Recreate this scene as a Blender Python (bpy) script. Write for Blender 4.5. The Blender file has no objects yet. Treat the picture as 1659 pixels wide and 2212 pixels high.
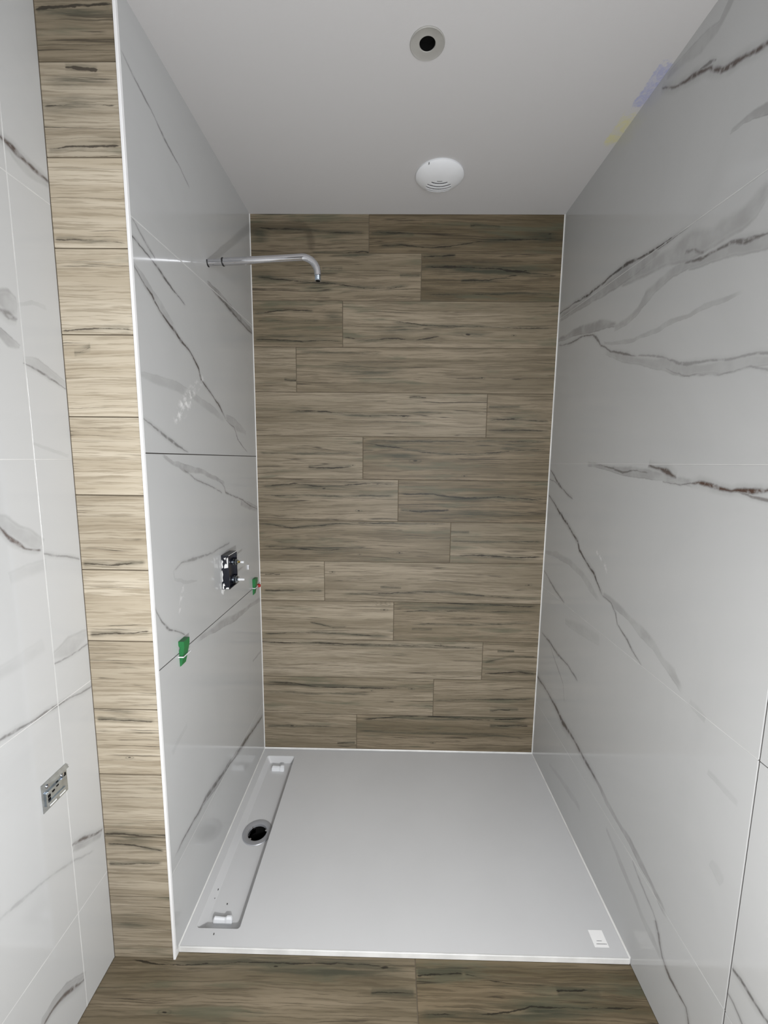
import bpy, bmesh, math
from mathutils import Vector, Matrix

# ------------------------------------------------------------ camera, light
SC = bpy.context.scene
COL = SC.collection
CAM_F = 887.9687                       # focal length in pixels of the 1659 x 2212 frame
CAM_R = Vector((0.9998215, 0.0156762, 0.0105419))
CAM_U = Vector((-0.0124499, 0.1270696, 0.9918157))
CAM_D = Vector((-0.0142084, 0.9917699, -0.1272421))
CAM_C = Vector((0.634216, -1.950536, 1.495608))
cd = bpy.data.cameras.new('camera'); cam = bpy.data.objects.new('camera', cd); COL.objects.link(cam)
cd.sensor_fit = 'VERTICAL'; cd.sensor_height = 36.0; cd.sensor_width = 27.0
cd.lens = CAM_F / 2212.0 * 36.0; cd.clip_start = 0.02
cam.matrix_world = Matrix.Translation(CAM_C) @ Matrix((CAM_R, CAM_U, -CAM_D)).transposed().to_4x4()
SC.camera = cam
w = bpy.data.worlds.new('world'); SC.world = w; w.use_nodes = True
w.node_tree.nodes['Background'].inputs[0].default_value = (0.80, 0.88, 1.0, 1)
w.node_tree.nodes['Background'].inputs[1].default_value = 0.02
def lamp(name, kind, loc, energy, color, **kw):
    l = bpy.data.lights.new(name, kind); l.energy = energy; l.color = color
    for k, v in kw.items(): setattr(l, k, v)
    o = bpy.data.objects.new(name, l); COL.objects.link(o); o.location = loc
    return o
# hand torch held just under the viewer, and an unseen soft light added behind right to fill the left side
lamp('torch_light', 'POINT', (0.76, -2.08, 0.95), 72.0, (1.0, 1.0, 0.995), shadow_soft_size=0.03)
dl = lamp('side_fill_light', 'AREA', (1.30, -2.35, 1.45), 29.0, (0.96, 0.975, 1.0), shape='RECTANGLE', size=0.5, size_y=1.0)
dl.rotation_euler = (Vector((-0.35, -0.95, 1.30)) - Vector((1.30, -2.35, 1.45))).to_track_quat('-Z', 'Y').to_euler()
vs = SC.view_settings
vs.view_transform = 'Standard'; vs.look = 'None'; vs.gamma = 1.0; vs.exposure = -0.14; vs.use_curve_mapping = False
SC.display_settings.display_device = 'sRGB'

# ------------------------------------------------------------ measures (metres)
W = 1.3813      # width of the shower between its two marble walls
H = 2.56        # ceiling above the tray
L = 0.8932      # depth of the left shower wall
T = 0.874       # depth of the tray
CL = 0.1874     # width of the wood-look pier left of the shower
FZ = -0.018     # floor below tray top
YB = -2.7       # room behind the viewer
TD = 0.0022     # joint depth

def on_plane(px, ax, val):
    v = CAM_D + CAM_R * ((px[0] - 829.5) / CAM_F) - CAM_U * ((px[1] - 1106.0) / CAM_F)
    return CAM_C + v * ((val - CAM_C[ax]) / v[ax])

# ------------------------------------------------------------ node helpers
def new_mat(name):
    m = bpy.data.materials.new(name); m.use_nodes = True
    nt = m.node_tree; b = nt.nodes['Principled BSDF']
    return m, nt, b
class N:
    def __init__(s, nt): s.nt = nt
    def n(s, t, **kw):
        x = s.nt.nodes.new(t)
        for k, v in kw.items(): setattr(x, k, v)
        return x
    def put(s, sock, v):
        if hasattr(v, 'is_output') or hasattr(v, 'links'): s.nt.links.new(v, sock)
        else: sock.default_value = v
    def math(s, op, a, b=None, c=None, clamp=False):
        x = s.n('ShaderNodeMath', operation=op); x.use_clamp = clamp
        s.put(x.inputs[0], a)
        if b is not None: s.put(x.inputs[1], b)
        if c is not None: s.put(x.inputs[2], c)
        return x.outputs[0]
    def vmath(s, op, a, b=None):
        x = s.n('ShaderNodeVectorMath', operation=op)
        s.put(x.inputs[0], a)
        if b is not None: s.put(x.inputs[1], b)
        return x.outputs['Value'] if op in ('DOT_PRODUCT', 'LENGTH', 'DISTANCE') else x.outputs[0]
    def rng(s, v, a, b, c, d, smooth=True):
        x = s.n('ShaderNodeMapRange'); x.interpolation_type = 'SMOOTHSTEP' if smooth else 'LINEAR'
        s.put(x.inputs[0], v)
        for i, q in enumerate((a, b, c, d)): s.put(x.inputs[1 + i], q)
        return x.outputs[0]
    def noise(s, vec, scale, detail=3, rough=.5, dist=0.0):
        x = s.n('ShaderNodeTexNoise'); s.put(x.inputs['Vector'], vec)
        x.inputs['Scale'].default_value = scale; x.inputs['Detail'].default_value = detail
        x.inputs['Roughness'].default_value = rough; x.inputs['Distortion'].default_value = dist
        return x.outputs
    def mix(s, f, a, b):
        x = s.n('ShaderNodeMix', data_type='RGBA'); s.put(x.inputs[0], f); s.put(x.inputs[6], a); s.put(x.inputs[7], b)
        return x.outputs[2]
    def curve(s, v, pts):
        x = s.n('ShaderNodeFloatCurve'); s.put(x.inputs['Value'], v)
        c = x.mapping.curves[0]
        x.mapping.use_clip = False
        c.points[0].location = pts[0]; c.points[-1].location = pts[-1]
        for p in pts[1:-1]: c.points.new(*p)
        for p in c.points: p.handle_type = 'VECTOR'
        x.mapping.update()
        return x.outputs[0]

def plain(name, col, rough=.5, metal=0.0, bump=0.0, bscale=60, spec=.5, noise_amt=.06, nscale=14):
    m, nt, b = new_mat(name); g = N(nt)
    pos = g.n('ShaderNodeNewGeometry').outputs['Position']
    nz = g.noise(pos, nscale, 4)[0]
    dark = tuple(c * (1 - noise_amt * 2) for c in col) + (1,)
    lite = tuple(min(1, c * (1 + noise_amt)) for c in col) + (1,)
    g.put(b.inputs['Base Color'], g.mix(g.rng(nz, .3, .7, 0, 1), dark, lite))
    b.inputs['Roughness'].default_value = rough; b.inputs['Metallic'].default_value = metal
    b.inputs['Specular IOR Level'].default_value = spec
    if bump:
        bp = g.n('ShaderNodeBump'); bp.inputs['Strength'].default_value = bump; bp.inputs['Distance'].default_value = .002
        g.put(bp.inputs['Height'], g.noise(pos, bscale, 3)[0]); nt.links.new(bp.outputs[0], b.inputs['Normal'])
    return m

# ------------------------------------------------------------ marble with traced veins
# vein = (kind, strength, half width in metres, [picture points], brown 0..1); traced on the photograph and laid
# out as curves on the wall plane itself, in metres
MCACHE = {}
def marble(name, ax, val, veins, reg, base=(.48, .486, .489)):
    """material of one tile: reg = (y0, y1, z0, z1); only the veins that cross the tile go into it"""
    use = []
    for vi, v in enumerate(veins):
        Q = [on_plane(q, ax, val) for q in v[3]]; mg = v[2] + .02
        if max(q.y for q in Q) + mg < reg[0] or min(q.y for q in Q) - mg > reg[1] or max(q.z for q in Q) + mg < reg[2] or min(q.z for q in Q) - mg > reg[3]: continue
        use.append(vi)
    key = (name, tuple(use))
    if key in MCACHE: return MCACHE[key]
    veins = [veins[i] for i in use]
    m, nt, b = new_mat(name); g = N(nt)
    pos = g.n('ShaderNodeNewGeometry').outputs['Position']
    MCACHE[key] = m
    n1 = g.n('ShaderNodeTexNoise'); g.put(n1.inputs['Vector'], pos); n1.inputs['Scale'].default_value = 9; n1.inputs['Detail'].default_value = 5; n1.inputs['Roughness'].default_value = .62
    wob = g.vmath('SCALE', g.vmath('SUBTRACT', n1.outputs['Color'], (.5, .5, .5)))
    wob.node.inputs['Scale'].default_value = .024
    p = g.vmath('ADD', pos, wob)
    brk = g.noise(pos, 42, 4, .6)[0]; brk_s = g.noise(pos, 14, 3, .6)[0]
    brk_line = g.rng(brk, .34, .52, .40, 1.0); brk_band = g.rng(brk_s, .3, .62, .45, 1.0)
    acc = {'band': None, 'line': None, 'brown': None}
    acc['haze'] = None
    for kind, strength, hw, pts, brown in veins:
        P = [on_plane(q, ax, val) for q in pts]
        P = [(q.y, q.z) for q in P]
        a, z = Vector(P[0]), Vector(P[-1]); d = z - a; ln = d.length; d /= ln; pe = Vector((-d.y, d.x))
        # coordinates along and across the chord
        tv = [((Vector(q) - a).dot(d) / ln, (Vector(q) - a).dot(pe)) for q in P]
        out = [tv[0]]
        for q in tv[1:]:
            if q[0] > out[-1][0] + .012: out.append(q)
        if out[-1][0] < .999: out[-1] = (1.0, tv[-1][1])
        S = 2.2 * max(.03, max(abs(q[1]) for q in out) + .01)
        t = g.math('SUBTRACT', g.vmath('DOT_PRODUCT', p, (0, d.x / ln, d.y / ln)), a.dot(d) / ln)
        u = g.math('SUBTRACT', g.vmath('DOT_PRODUCT', p, (0, pe.x, pe.y)), a.dot(pe))
        c = g.curve(t, [(q[0], q[1] / S + .5) for q in out])
        n = len(out); wl = []
        for i, q in enumerate(out):
            e = min(1, .62 + .38 * min(i, n - 1 - i) / max(1, (n - 1) / 3)) * (1.0 + .28 * math.sin(i * 2.3 + strength * 17))
            wl.append((q[0], max(.12, e) * .7))
        fadein = g.rng(t, -.015, .02, 0, 1); fadeout = g.rng(t, .95, 1.012, 1, 0)
        wc = g.math('MULTIPLY', g.curve(t, wl), hw / .7)
        uc = g.math('MULTIPLY_ADD', g.math('SUBTRACT', c, .5), -S, u)
        dist = g.math('ABSOLUTE', uc)
        dw = g.math('SUBTRACT', wc, dist)
        soft = hw * (.55 if kind == 'band' else .9)
        v = g.rng(dw, -.0005, soft, 0, strength)
        v = g.math('MULTIPLY', v, g.math('MULTIPLY', fadein, fadeout))
        if kind == 'band':                       # faintly darker rim on one side
            rim = g.rng(g.math('ABSOLUTE', g.math('SUBTRACT', g.math('MULTIPLY', wc, .78), uc)), 0, hw * .22, strength * .75, 0)
            rim = g.math('MULTIPLY', rim, g.math('MULTIPLY', fadein, fadeout))
            v = g.math('ADD', v, rim)
        if kind == 'haze': v = g.math('MULTIPLY', v, g.rng(brk, .46, .62, 0, 1))
        acc[kind] = v if acc[kind] is None else g.math('MAXIMUM', acc[kind], v)
        if kind == 'line':                       # grey bleed beside the dark thread
            hl = g.rng(dw, -hw * 1.6, hw * .3, 0, strength * .34)
            hl = g.math('MULTIPLY', hl, g.math('MULTIPLY', fadein, fadeout))
            acc['band'] = hl if acc['band'] is None else g.math('MAXIMUM', acc['band'], hl)
        if brown:
            vb = g.math('MULTIPLY', v, brown)
            acc['brown'] = vb if acc['brown'] is None else g.math('MAXIMUM', acc['brown'], vb)
    cloud = g.noise(pos, 1.7, 5, .6, 1.2)[0]
    col = g.mix(g.rng(cloud, .42, .75, 0, .35), base + (1,), tuple(c * .88 for c in base) + (1,))
    if acc['band'] is not None:
        band = g.math('MULTIPLY', acc['band'], brk_band, clamp=True)
        col = g.mix(band, col, (.215, .213, .21, 1))
    line = g.math('MULTIPLY', acc['line'], brk_line, clamp=True) if acc['line'] is not None else 0.0
    dk = (.06, .057, .056, 1)
    if acc['brown'] is not None:
        dk = g.mix(g.math('MULTIPLY', acc['brown'], 1.0, clamp=True), dk, (.09, .05, .036, 1))
    col = g.mix(line, col, dk)
    if acc['haze'] is not None: col = g.mix(g.math('MULTIPLY', acc['haze'], 1.0, clamp=True), col, (.95, .95, .95, 1))
    g.put(b.inputs['Base Color'], col)
    b.inputs['Roughness'].default_value = .085; b.inputs['IOR'].default_value = 1.48
    return m

V_LEFT = [
 ('line', .60, .0040, [(262,112),(289,166),(311,210),(333,253),(353,297),(373,333),(391,365),(409,405)], 0),
 ('line', .80, .0050, [(282,505),(318,547),(336,572),(358,605),(383,637),(401,659)], 0),
 ('line', .55, .0045, [(286,474),(315,524),(336,559)], 0),
 ('line', .95, .0062, [(288,572),(315,619),(329,637),(344,670),(365,699),(391,735),(412,764),(430,797),(434,818),(456,851),(474,880),(488,909)], .25),
 ('line', .60, .0030, [(488,909),(506,923),(514,949),(535,979)], 0),
 ('band', .40, .0130, [(290,575),(312,605),(330,632),(352,668),(375,705)], 0),
 ('band', .28, .0170, [(304,809),(336,818),(380,833),(420,858),(456,883),(485,912)], 0),
 ('band', .35, .0220, [(488,903),(505,915),(532,938)], 0),
 ('line', .60, .0060, [(307,903),(344,930),(376,956),(409,979)], 0),
 ('band', .55, .0120, [(351,983),(373,1000),(401,1014),(434,1018),(467,1033),(485,1047)], .2),
 ('line', .55, .0040, [(475,1040),(484,1052),(488,1064),(499,1071),(524,1080),(539,1092),(559,1101)], .3),
 ('band', .45, .0240, [(520,1085),(540,1094),(562,1103)], .2),
 ('line', .45, .0045, [(398,1016),(423,1036),(452,1047),(481,1065)], .2),
 ('band', .70, .0160, [(448,612),(470,634),(492,659),(517,688),(539,712),(547,722)], .2),
 ('line', .75, .0080, [(470,637),(492,663),(517,692),(545,722)], .2),
 ('line', .42, .0060, [(496,1172),(481,1181),(452,1197),(416,1208),(391,1217),(374,1233)], 0),
 ('band', .22, .0060, [(374,1233),(378,1250),(398,1259),(427,1253)], 0),
 ('line', .62, .0040, [(335,1311),(347,1336),(365,1358),(383,1367),(402,1372)], 0),
 ('band', .50, .0170, [(564,1291),(535,1313),(506,1335),(477,1349),(452,1367),(425,1383)], 0),
 ('band', .45, .0100, [(566,1404),(546,1428)], 0),
 ('band', .62, .0150, [(567,1543),(542,1580),(517,1619),(495,1652),(470,1692),(441,1731),(419,1775)], .2),
 ('line', .70, .0060, [(567,1545),(544,1580),(519,1619),(497,1652),(468,1692),(440,1733),(417,1775),(394,1818),(376,1854)], .3),
 ('haze', .60, .0300, [(440,815),(415,850),(395,880),(376,912)], 0),
 ('haze', .35, .0120, [(398,1255),(392,1290),(386,1330)], 0),
 ('line', .85, .0120, [(566,1548),(548,1574),(530,1600),(512,1627)], .2),
 ('line', .55, .0090, [(500,1640),(480,1672),(455,1708),(441,1728)], .2),
 ('band', .14, .0150, [(404,1565),(388,1595),(372,1626)], 0),
]
V_RIGHT = [
 ('line', .95, .0085, [(1431,186),(1461,189),(1500,165),(1530,150),(1563,150),(1587,138),(1611,120),(1638,105),(1659,93),(1710,68)], .55),
 ('line', .70, .0050, [(1504,158),(1530,140),(1546,131)], .2),
 ('band', .40, .0200, [(1600,-40),(1581,0),(1551,60),(1515,96),(1479,129),(1440,168)], 0),
 ('band', .55, .0110, [(1581,280),(1611,256),(1659,236),(1720,210)], 0),
 ('line', .90, .0070, [(1208,678),(1235,659),(1268,638),(1292,620),(1322,593),(1353,572),(1377,560),(1410,542),(1440,524),(1467,506),(1491,487)], .1),
 ('band', .50, .0280, [(1212,684),(1280,644),(1330,606),(1390,566),(1430,540)], 0),
 ('band', .42, .0360, [(1345,602),(1400,578),(1446,552),(1491,530),(1536,512),(1605,472),(1638,436),(1672,392)], 0),
 ('line', .70, .0070, [(1480,568),(1515,557),(1545,542),(1578,527),(1611,521),(1659,503),(1700,490)], .4),
 ('band', .42, .0200, [(1490,570),(1545,552),(1590,538),(1659,518),(1700,505)], 0),
 ('line', .50, .0090, [(1480,545),(1500,541),(1520,546)], .4),
 ('band', .42, .0190, [(1328,707),(1355,692),(1377,671),(1395,644),(1416,620),(1446,593),(1479,572),(1515,558)], 0),
 ('line', .65, .0060, [(1207,746),(1235,741),(1259,726),(1280,723),(1289,732),(1298,747),(1322,759),(1353,765),(1377,771)], .3),
 ('line', .40, .0055, [(1377,769),(1419,769),(1443,777),(1479,783),(1521,780),(1581,774),(1659,762),(1700,755)], .1),
 ('band', .36, .0190, [(1310,760),(1353,774),(1377,781),(1443,788),(1479,797),(1521,796),(1581,790),(1659,779),(1700,772)], .1),
 ('line', .30, .0035, [(1437,795),(1479,810),(1551,810),(1617,796),(1659,802),(1700,806)], .1),
 ('band', .60, .0200, [(1206,734),(1250,714),(1292,703),(1334,698)], .2),
 ('band', .34, .0090, [(1304,741),(1353,738),(1383,726),(1416,714),(1446,696),(1485,684),(1521,662),(1569,644),(1602,629)], 0),
 ('band', .50, .0170, [(1270,1001),(1312,1010),(1353,1018),(1400,1024),(1450,1034),(1500,1044)], .2),
 ('line', .90, .0100, [(1401,1005),(1425,1014),(1440,1020),(1462,1032)], .6),
 ('line', .60, .0045, [(1290,1003),(1320,1010),(1345,1020),(1375,1017),(1401,1022)], .4),
 ('line', .55, .0040, [(1433,1041),(1468,1048),(1506,1041)], .3),
 ('line', 1.0, .0080, [(1490,1044),(1506,1041),(1545,1051),(1583,1062),(1621,1061),(1659,1059),(1700,1056)], .8),
 ('line', .60, .0050, [(1583,1062),(1621,1073),(1659,1081),(1700,1090)], .7),
 ('line', .75, .0070, [(1189,1016),(1207,1045),(1216,1057),(1237,1079)], .2),
 ('line', .50, .0040, [(1187,1035),(1200,1041),(1210,1052)], .2),
 ('line', .95, .0085, [(1185,1068),(1197,1086),(1213,1115),(1232,1144),(1248,1169),(1251,1188),(1267,1214),(1283,1239),(1293,1265),(1303,1288)], .15),
 ('line', .60, .0046, [(1301,1284),(1321,1303),(1331,1325),(1334,1348),(1350,1376),(1366,1405),(1386,1440)], 0),
 ('band', .38, .0180, [(1303,1282),(1334,1309),(1360,1335),(1385,1364),(1411,1392),(1430,1424),(1452,1453),(1473,1490)], 0),
 ('band', .30, .0180, [(1177,1191),(1203,1198),(1229,1214),(1254,1236),(1273,1265),(1296,1297)], 0),
 ('line', .60, .0070, [(1175,1232),(1194,1265),(1220,1305)], 0),
 ('band', .22, .0300, [(1220,1340),(1258,1360),(1296,1385)], 0),
 ('line', .65, .0080, [(1170,1366),(1187,1386),(1203,1411),(1226,1437),(1249,1471)], 0),
 ('line', .36, .0035, [(1187,1392),(1203,1437),(1216,1478),(1219,1519)], 0),
 ('line', .85, .0140, [(1160,1460),(1184,1497),(1203,1533),(1216,1562),(1239,1597),(1265,1645),(1291,1690)], .3),
 ('band', .60, .0140, [(1265,1645),(1291,1690),(1310,1732),(1336,1777),(1362,1819),(1384,1864),(1407,1909),(1429,1957),(1441,1984)], 0),
 ('line', .36, .0050, [(1365,1857),(1388,1915),(1410,1967),(1423,2010)], 0),
 ('line', .75, .0080, [(1416,1990),(1423,2022),(1429,2064),(1446,2109),(1468,2150),(1481,2176),(1489,2225)], .5),
 ('band', .30, .0150, [(1310,1790),(1339,1861),(1368,1928),(1388,1983),(1410,2028),(1429,2072)], 0),
 ('band', .22, .0180, [(1186,1648),(1227,1706),(1254,1748)], 0),
 ('band', .20, .0160, [(1490,1515),(1506,1532),(1524,1556)], 0),
 ('band', .20, .0240, [(1536,1862),(1549,1880),(1560,1905)], 0),
 ('band', .18, .0140, [(1527,1665),(1560,1700),(1595,1735)], 0),
 ('haze', .45, .0160, [(1290,1190),(1308,1222),(1312,1245)], 0),
 ('line', .80, .0090, [(1581,2092),(1607,2131),(1632,2170),(1668,2222)], .1),
 ('line', .55, .0060, [(1571,2144),(1587,2176),(1609,2225)], .2),
]
V_OUTER = [
 ('line', .95, .0085, [(-12,278),(4,297),(29,322),(58,351),(80,373),(107,396)], .55),
 ('band', .30, .0140, [(-4,287),(29,330),(58,366),(80,386),(107,402)], .1),
 ('band', .50, .0300, [(-20,637),(0,645),(22,655),(39,663)], .2),
 ('line', .55, .0090, [(-20,655),(0,668),(20,680),(39,691)], .3),
 ('band', .60, .0140, [(-20,702),(0,718),(22,739),(44,752)], .1),
 ('band', .20, .0070, [(38,659),(69,655),(101,666)], 0),
 ('line', .60, .0045, [(50,786),(80,800),(109,820),(145,840)], .2),
 ('band', .32, .0160, [(52,779),(80,789),(109,808),(143,833)], .1),
 ('band', .20, .0070, [(69,957),(105,970),(150,986)], 0),
 ('line', .85, .0060, [(-14,1122),(0,1139),(18,1159),(36,1172),(54,1184),(89,1190)], .8),
 ('band', .34, .0260, [(-14,1118),(0,1130),(30,1146),(60,1162),(89,1182)], .5),
 ('line', .45, .0050, [(92,1197),(123,1201),(150,1204),(174,1208)], 0),
 ('line', .50, .0045, [(119,1434),(152,1416),(194,1388)], .1),
 ('band', .32, .0260, [(117,1418),(152,1396),(190,1368)], 0),
 ('line', .60, .0060, [(-14,1606),(0,1598),(33,1576),(65,1558),(94,1540),(127,1522),(163,1502),(202,1479)], .2),
 ('line', .80, .0070, [(154,1826),(181,1808),(206,1801),(223,1792)], .6),
 ('band', .50, .0160, [(157,1834),(188,1819),(221,1803)], .4),
 ('line', .22, .0060, [(-10,1992),(0,1985),(47,1945),(101,1901),(156,1862),(205,1836)], 0),
 ('line', .80, .0090, [(90,2225),(98,2209),(116,2180),(141,2151),(183,2116)], .7),
 ('band', .45, .0200, [(88,2215),(98,2199),(116,2170),(141,2141),(183,2108)], .4),
 ('band', .16, .0280, [(-10,1466),(40,1432),(100,1392)], 0),
 ('band', .16, .0240, [(20,1250),(60,1232),(100,1222)], 0),
]

# ------------------------------------------------------------ wood-look porcelain
# cracks (c: half width, points), smoky patches (s: centre, half length, half height in m) and knots (k: centre,
# size) of the printed wood, traced on the photograph; each goes into the plank it lies on
F_BACK = [
 ('c',.0030,[(555,491),(614,496),(657,497),(707,501),(737,503),(792,504)]), ('c',.0030,[(800,501),(842,503),(897,505)]),
 ('c',.0022,[(1015,487),(1049,486),(1083,489)]), ('c',.0036,[(817,531),(868,529),(910,534),(973,532),(1036,522),(1100,518),(1163,516),(1205,514)]),
 ('s',(1170,512),.10,.030), ('s',(560,508),.05,.04), ('k',(1188,506),.8),
 ('c',.0030,[(673,545),(733,548),(783,543),(851,551),(889,548)]), ('s',(770,548),.11,.016), ('c',.0024,[(695,581),(741,582)]), ('c',.0026,[(863,597),(908,596)]),
 ('c',.0030,[(551,598),(614,605),(699,611),(783,621),(834,624),(889,617)]), ('k',(786,622),.5), ('s',(575,598),.06,.025),
 ('c',.0060,[(912,577),(994,577),(1079,581),(1142,590),(1205,596)]), ('s',(1040,582),.34,.030), ('c',.0042,[(912,554),(944,554),(986,551)]),
 ('c',.0018,[(912,636),(994,637),(1121,633),(1209,637)]), ('c',.0030,[(994,607),(1057,605),(1121,594)]), ('k',(1135,585),.8),
 ('c',.0040,[(549,676),(606,670),(678,671)]), ('s',(722,683),.05,.024), ('c',.0035,[(551,733),(614,735),(657,738),(707,735),(737,738)]), ('c',.0020,[(555,693),(690,693)]), ('s',(640,728),.16,.016),
 ('c',.0035,[(743,729),(792,735),(851,731),(901,735),(952,727)]), ('c',.0025,[(842,693),(910,702),(1036,706),(1201,710)]), ('s',(868,712),.14,.022), ('k',(1011,723),1.3), ('s',(1020,722),.10,.014), ('k',(1110,725),.5),
 ('c',.0026,[(614,820),(628,823),(640,822)]), ('k',(1041,818),.6), ('s',(792,799),.17,.036), ('c',.0014,[(646,761),(735,762),(825,763)]),
 ('c',.0036,[(635,887),(699,889),(762,896),(825,898),(893,898)]), ('s',(652,887),.06,.020), ('s',(905,892),.11,.018), ('s',(775,897),.10,.010), ('c',.0030,[(884,858),(903,857),(922,859)]), ('k',(800,898),.6), ('k',(872,900),.9),
 ('c',.0020,[(1055,879),(1125,879)]), ('c',.0030,[(1057,908),(1121,906),(1188,911)]), ('c',.0030,[(1053,930),(1121,930),(1188,930)]), ('k',(1108,906),1.2),
 ('c',.0040,[(665,1009),(720,1012),(762,1007)]), ('s',(720,1010),.11,.014), ('c',.0014,[(560,979),(783,980)]), ('k',(762,1005),.5),
 ('c',.0036,[(787,958),(825,963),(868,967),(910,977),(973,982),(1036,980),(1121,973),(1184,971)]), ('k',(897,996),1.2), ('k',(1003,1029),.6), ('c',.0020,[(788,953),(1184,955)]), ('s',(1090,965),.20,.022), ('s',(860,985),.12,.018),
 ('c',.0034,[(564,1051),(635,1045),(699,1051),(783,1045),(859,1045)]), ('s',(711,1053),.16,.015), ('c',.0020,[(564,1070),(859,1072)]), ('k',(700,1055),1.0), ('k',(775,1103),.7),
 ('c',.0042,[(863,1066),(935,1068),(1007,1077),(1079,1074),(1150,1079),(1180,1077)]), ('s',(1015,1079),.22,.014), ('c',.0042,[(863,1102),(910,1105),(973,1102)]), ('s',(1040,1110),.26,.020), ('k',(945,1070),.6),
 ('c',.0030,[(564,1131),(631,1140),(758,1129),(847,1131),(969,1132)]), ('c',.0040,[(568,1181),(635,1183),(699,1191),(792,1182)]), ('s',(733,1186),.13,.014), ('k',(863,1194),.6), ('k',(777,1198),.4),
 ('c',.0018,[(973,1148),(1015,1149)]), ('c',.0020,[(973,1169),(1121,1171),(1176,1170)]), ('c',.0042,[(990,1199),(1057,1201),(1121,1205),(1171,1203)]), ('s',(1090,1201),.13,.012),
 ('c',.0024,[(572,1241),(590,1240),(606,1241)]), ('c',.0030,[(570,1275),(699,1276)]), ('c',.0016,[(821,1269),(868,1271)]), ('c',.0026,[(741,1283),(847,1281),(952,1279),(1057,1288),(1167,1294)]), ('k',(1142,1264),.7), ('k',(718,1236),.6),
 ('c',.0020,[(669,1342),(720,1355),(749,1353)]), ('c',.0032,[(570,1368),(678,1366),(783,1372),(847,1375)]), ('k',(830,1317),.8),
 ('c',.0040,[(855,1300),(952,1302),(1057,1307),(1163,1311)]), ('s',(1010,1312),.30,.022), ('c',.0024,[(868,1321),(952,1319),(1028,1321),(1163,1321)]), ('c',.0022,[(893,1347),(1036,1349),(1163,1345)]), ('c',.0020,[(889,1358),(935,1358)]),
 ('c',.0034,[(572,1387),(699,1389),(783,1393),(952,1395),(1041,1402)]), ('k',(952,1392),.4), ('c',.0020,[(1074,1407),(1112,1407)]), ('c',.0020,[(1047,1431),(1100,1419),(1159,1419)]), ('c',.0040,[(1045,1456),(1121,1452),(1159,1456)]),
 ('c',.0038,[(576,1473),(635,1475),(690,1484),(762,1485),(825,1486),(893,1486)]), ('s',(699,1480),.20,.015), ('k',(889,1488),.7), ('k',(803,1491),.4), ('c',.0015,[(574,1494),(699,1499),(800,1499)]),
 ('c',.0022,[(939,1513),(1036,1511),(1159,1509)]), ('c',.0040,[(1057,1535),(1100,1533),(1121,1533)]),
 ('k',(631,1568),1.2), ('s',(640,1568),.10,.010), ('c',.0020,[(576,1568),(720,1568)]), ('c',.0036,[(728,1605),(768,1605)]),
 ('c',.0046,[(783,1554),(910,1545),(1036,1556),(1150,1551)]), ('s',(980,1551),.32,.018), ('c',.0036,[(1057,1568),(1142,1568)]), ('c',.0016,[(775,1579),(910,1583),(1036,1587),(1146,1596)]), ('k',(935,1604),.6)]
F_PIER = [
 ('c',.0022,[(118,519),(170,517),(230,522),(273,527)]), ('c',.0026,[(133,714),(200,712),(287,709)]), ('c',.0030,[(178,1218),(235,1220),(316,1217)]), ('c',.0036,[(194,1371),(240,1368),(325,1365)]),
 ('s',(260,1540),.05,.010), ('c',.0022,[(209,1553),(270,1556),(336,1560)]), ('k',(280,1637),.5), ('c',.0030,[(225,1800),(262,1802),(352,1810)]), ('c',.0028,[(234,1865),(350,1866)]), ('c',.0030,[(232,1822),(290,1826),(355,1840)]), ('s',(280,1815),.07,.020),
 ('c',.0050,[(140,146),(165,149),(212,153)]), ('s',(170,228),.10,.022), ('c',.0060,[(75,20),(160,12),(243,10)]), ('s',(160,30),.10,.02), ('c',.0030,[(103,322),(150,318),(260,316)]), ('c',.0022,[(160,762),(178,758),(196,750)]), ('s',(170,175),.08,.014), ('c',.0030,[(95,230),(150,226),(250,228)]), ('s',(285,1990),.08,.03)]
F_FLOOR = [
 ('c',.0050,[(286,2073),(345,2084),(406,2084),(483,2081),(560,2079),(600,2079),(662,2081),(790,2083),(892,2097)]), ('k',(355,2187),.8), ('c',.0042,[(800,2143),(897,2144)]), ('k',(831,2090),1.4), ('k',(596,2088),.8),
 ('c',.0060,[(901,2107),(950,2105),(1002,2105)]), ('c',.0030,[(1002,2105),(1074,2124),(1180,2130)]), ('c',.0070,[(1201,2140),(1250,2142),(1298,2141)]), ('c',.0050,[(905,2191),(1032,2195),(1150,2176),(1264,2178),(1378,2178),(1408,2187)]), ('s',(700,2100),.25,.015), ('s',(1150,2185),.2,.02)]
WCACHE = {}
def wood_for(ax, val, feats, lo, hi):
    """lo, hi = plank bounds along x and across (z, or y on the floor)"""
    use = []
    for i, f in enumerate(feats):
        pts = f[2] if f[0] == 'c' else [f[1]]; Q = [on_plane(q, ax, val) for q in pts]
        ac = [q.y if ax == 2 else q.z for q in Q]; xs = [q.x for q in Q]
        m_ac = sum(ac) / len(ac); m_x = sum(xs) / len(xs)
        if lo[1] < m_ac < hi[1] and lo[0] < m_x < hi[0]: use.append(i)
    key = (ax, val, tuple(use))
    if key not in WCACHE: WCACHE[key] = wood('wood_look_porcelain', 1.0, ax, val, [feats[i] for i in use])
    return WCACHE[key]
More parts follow.
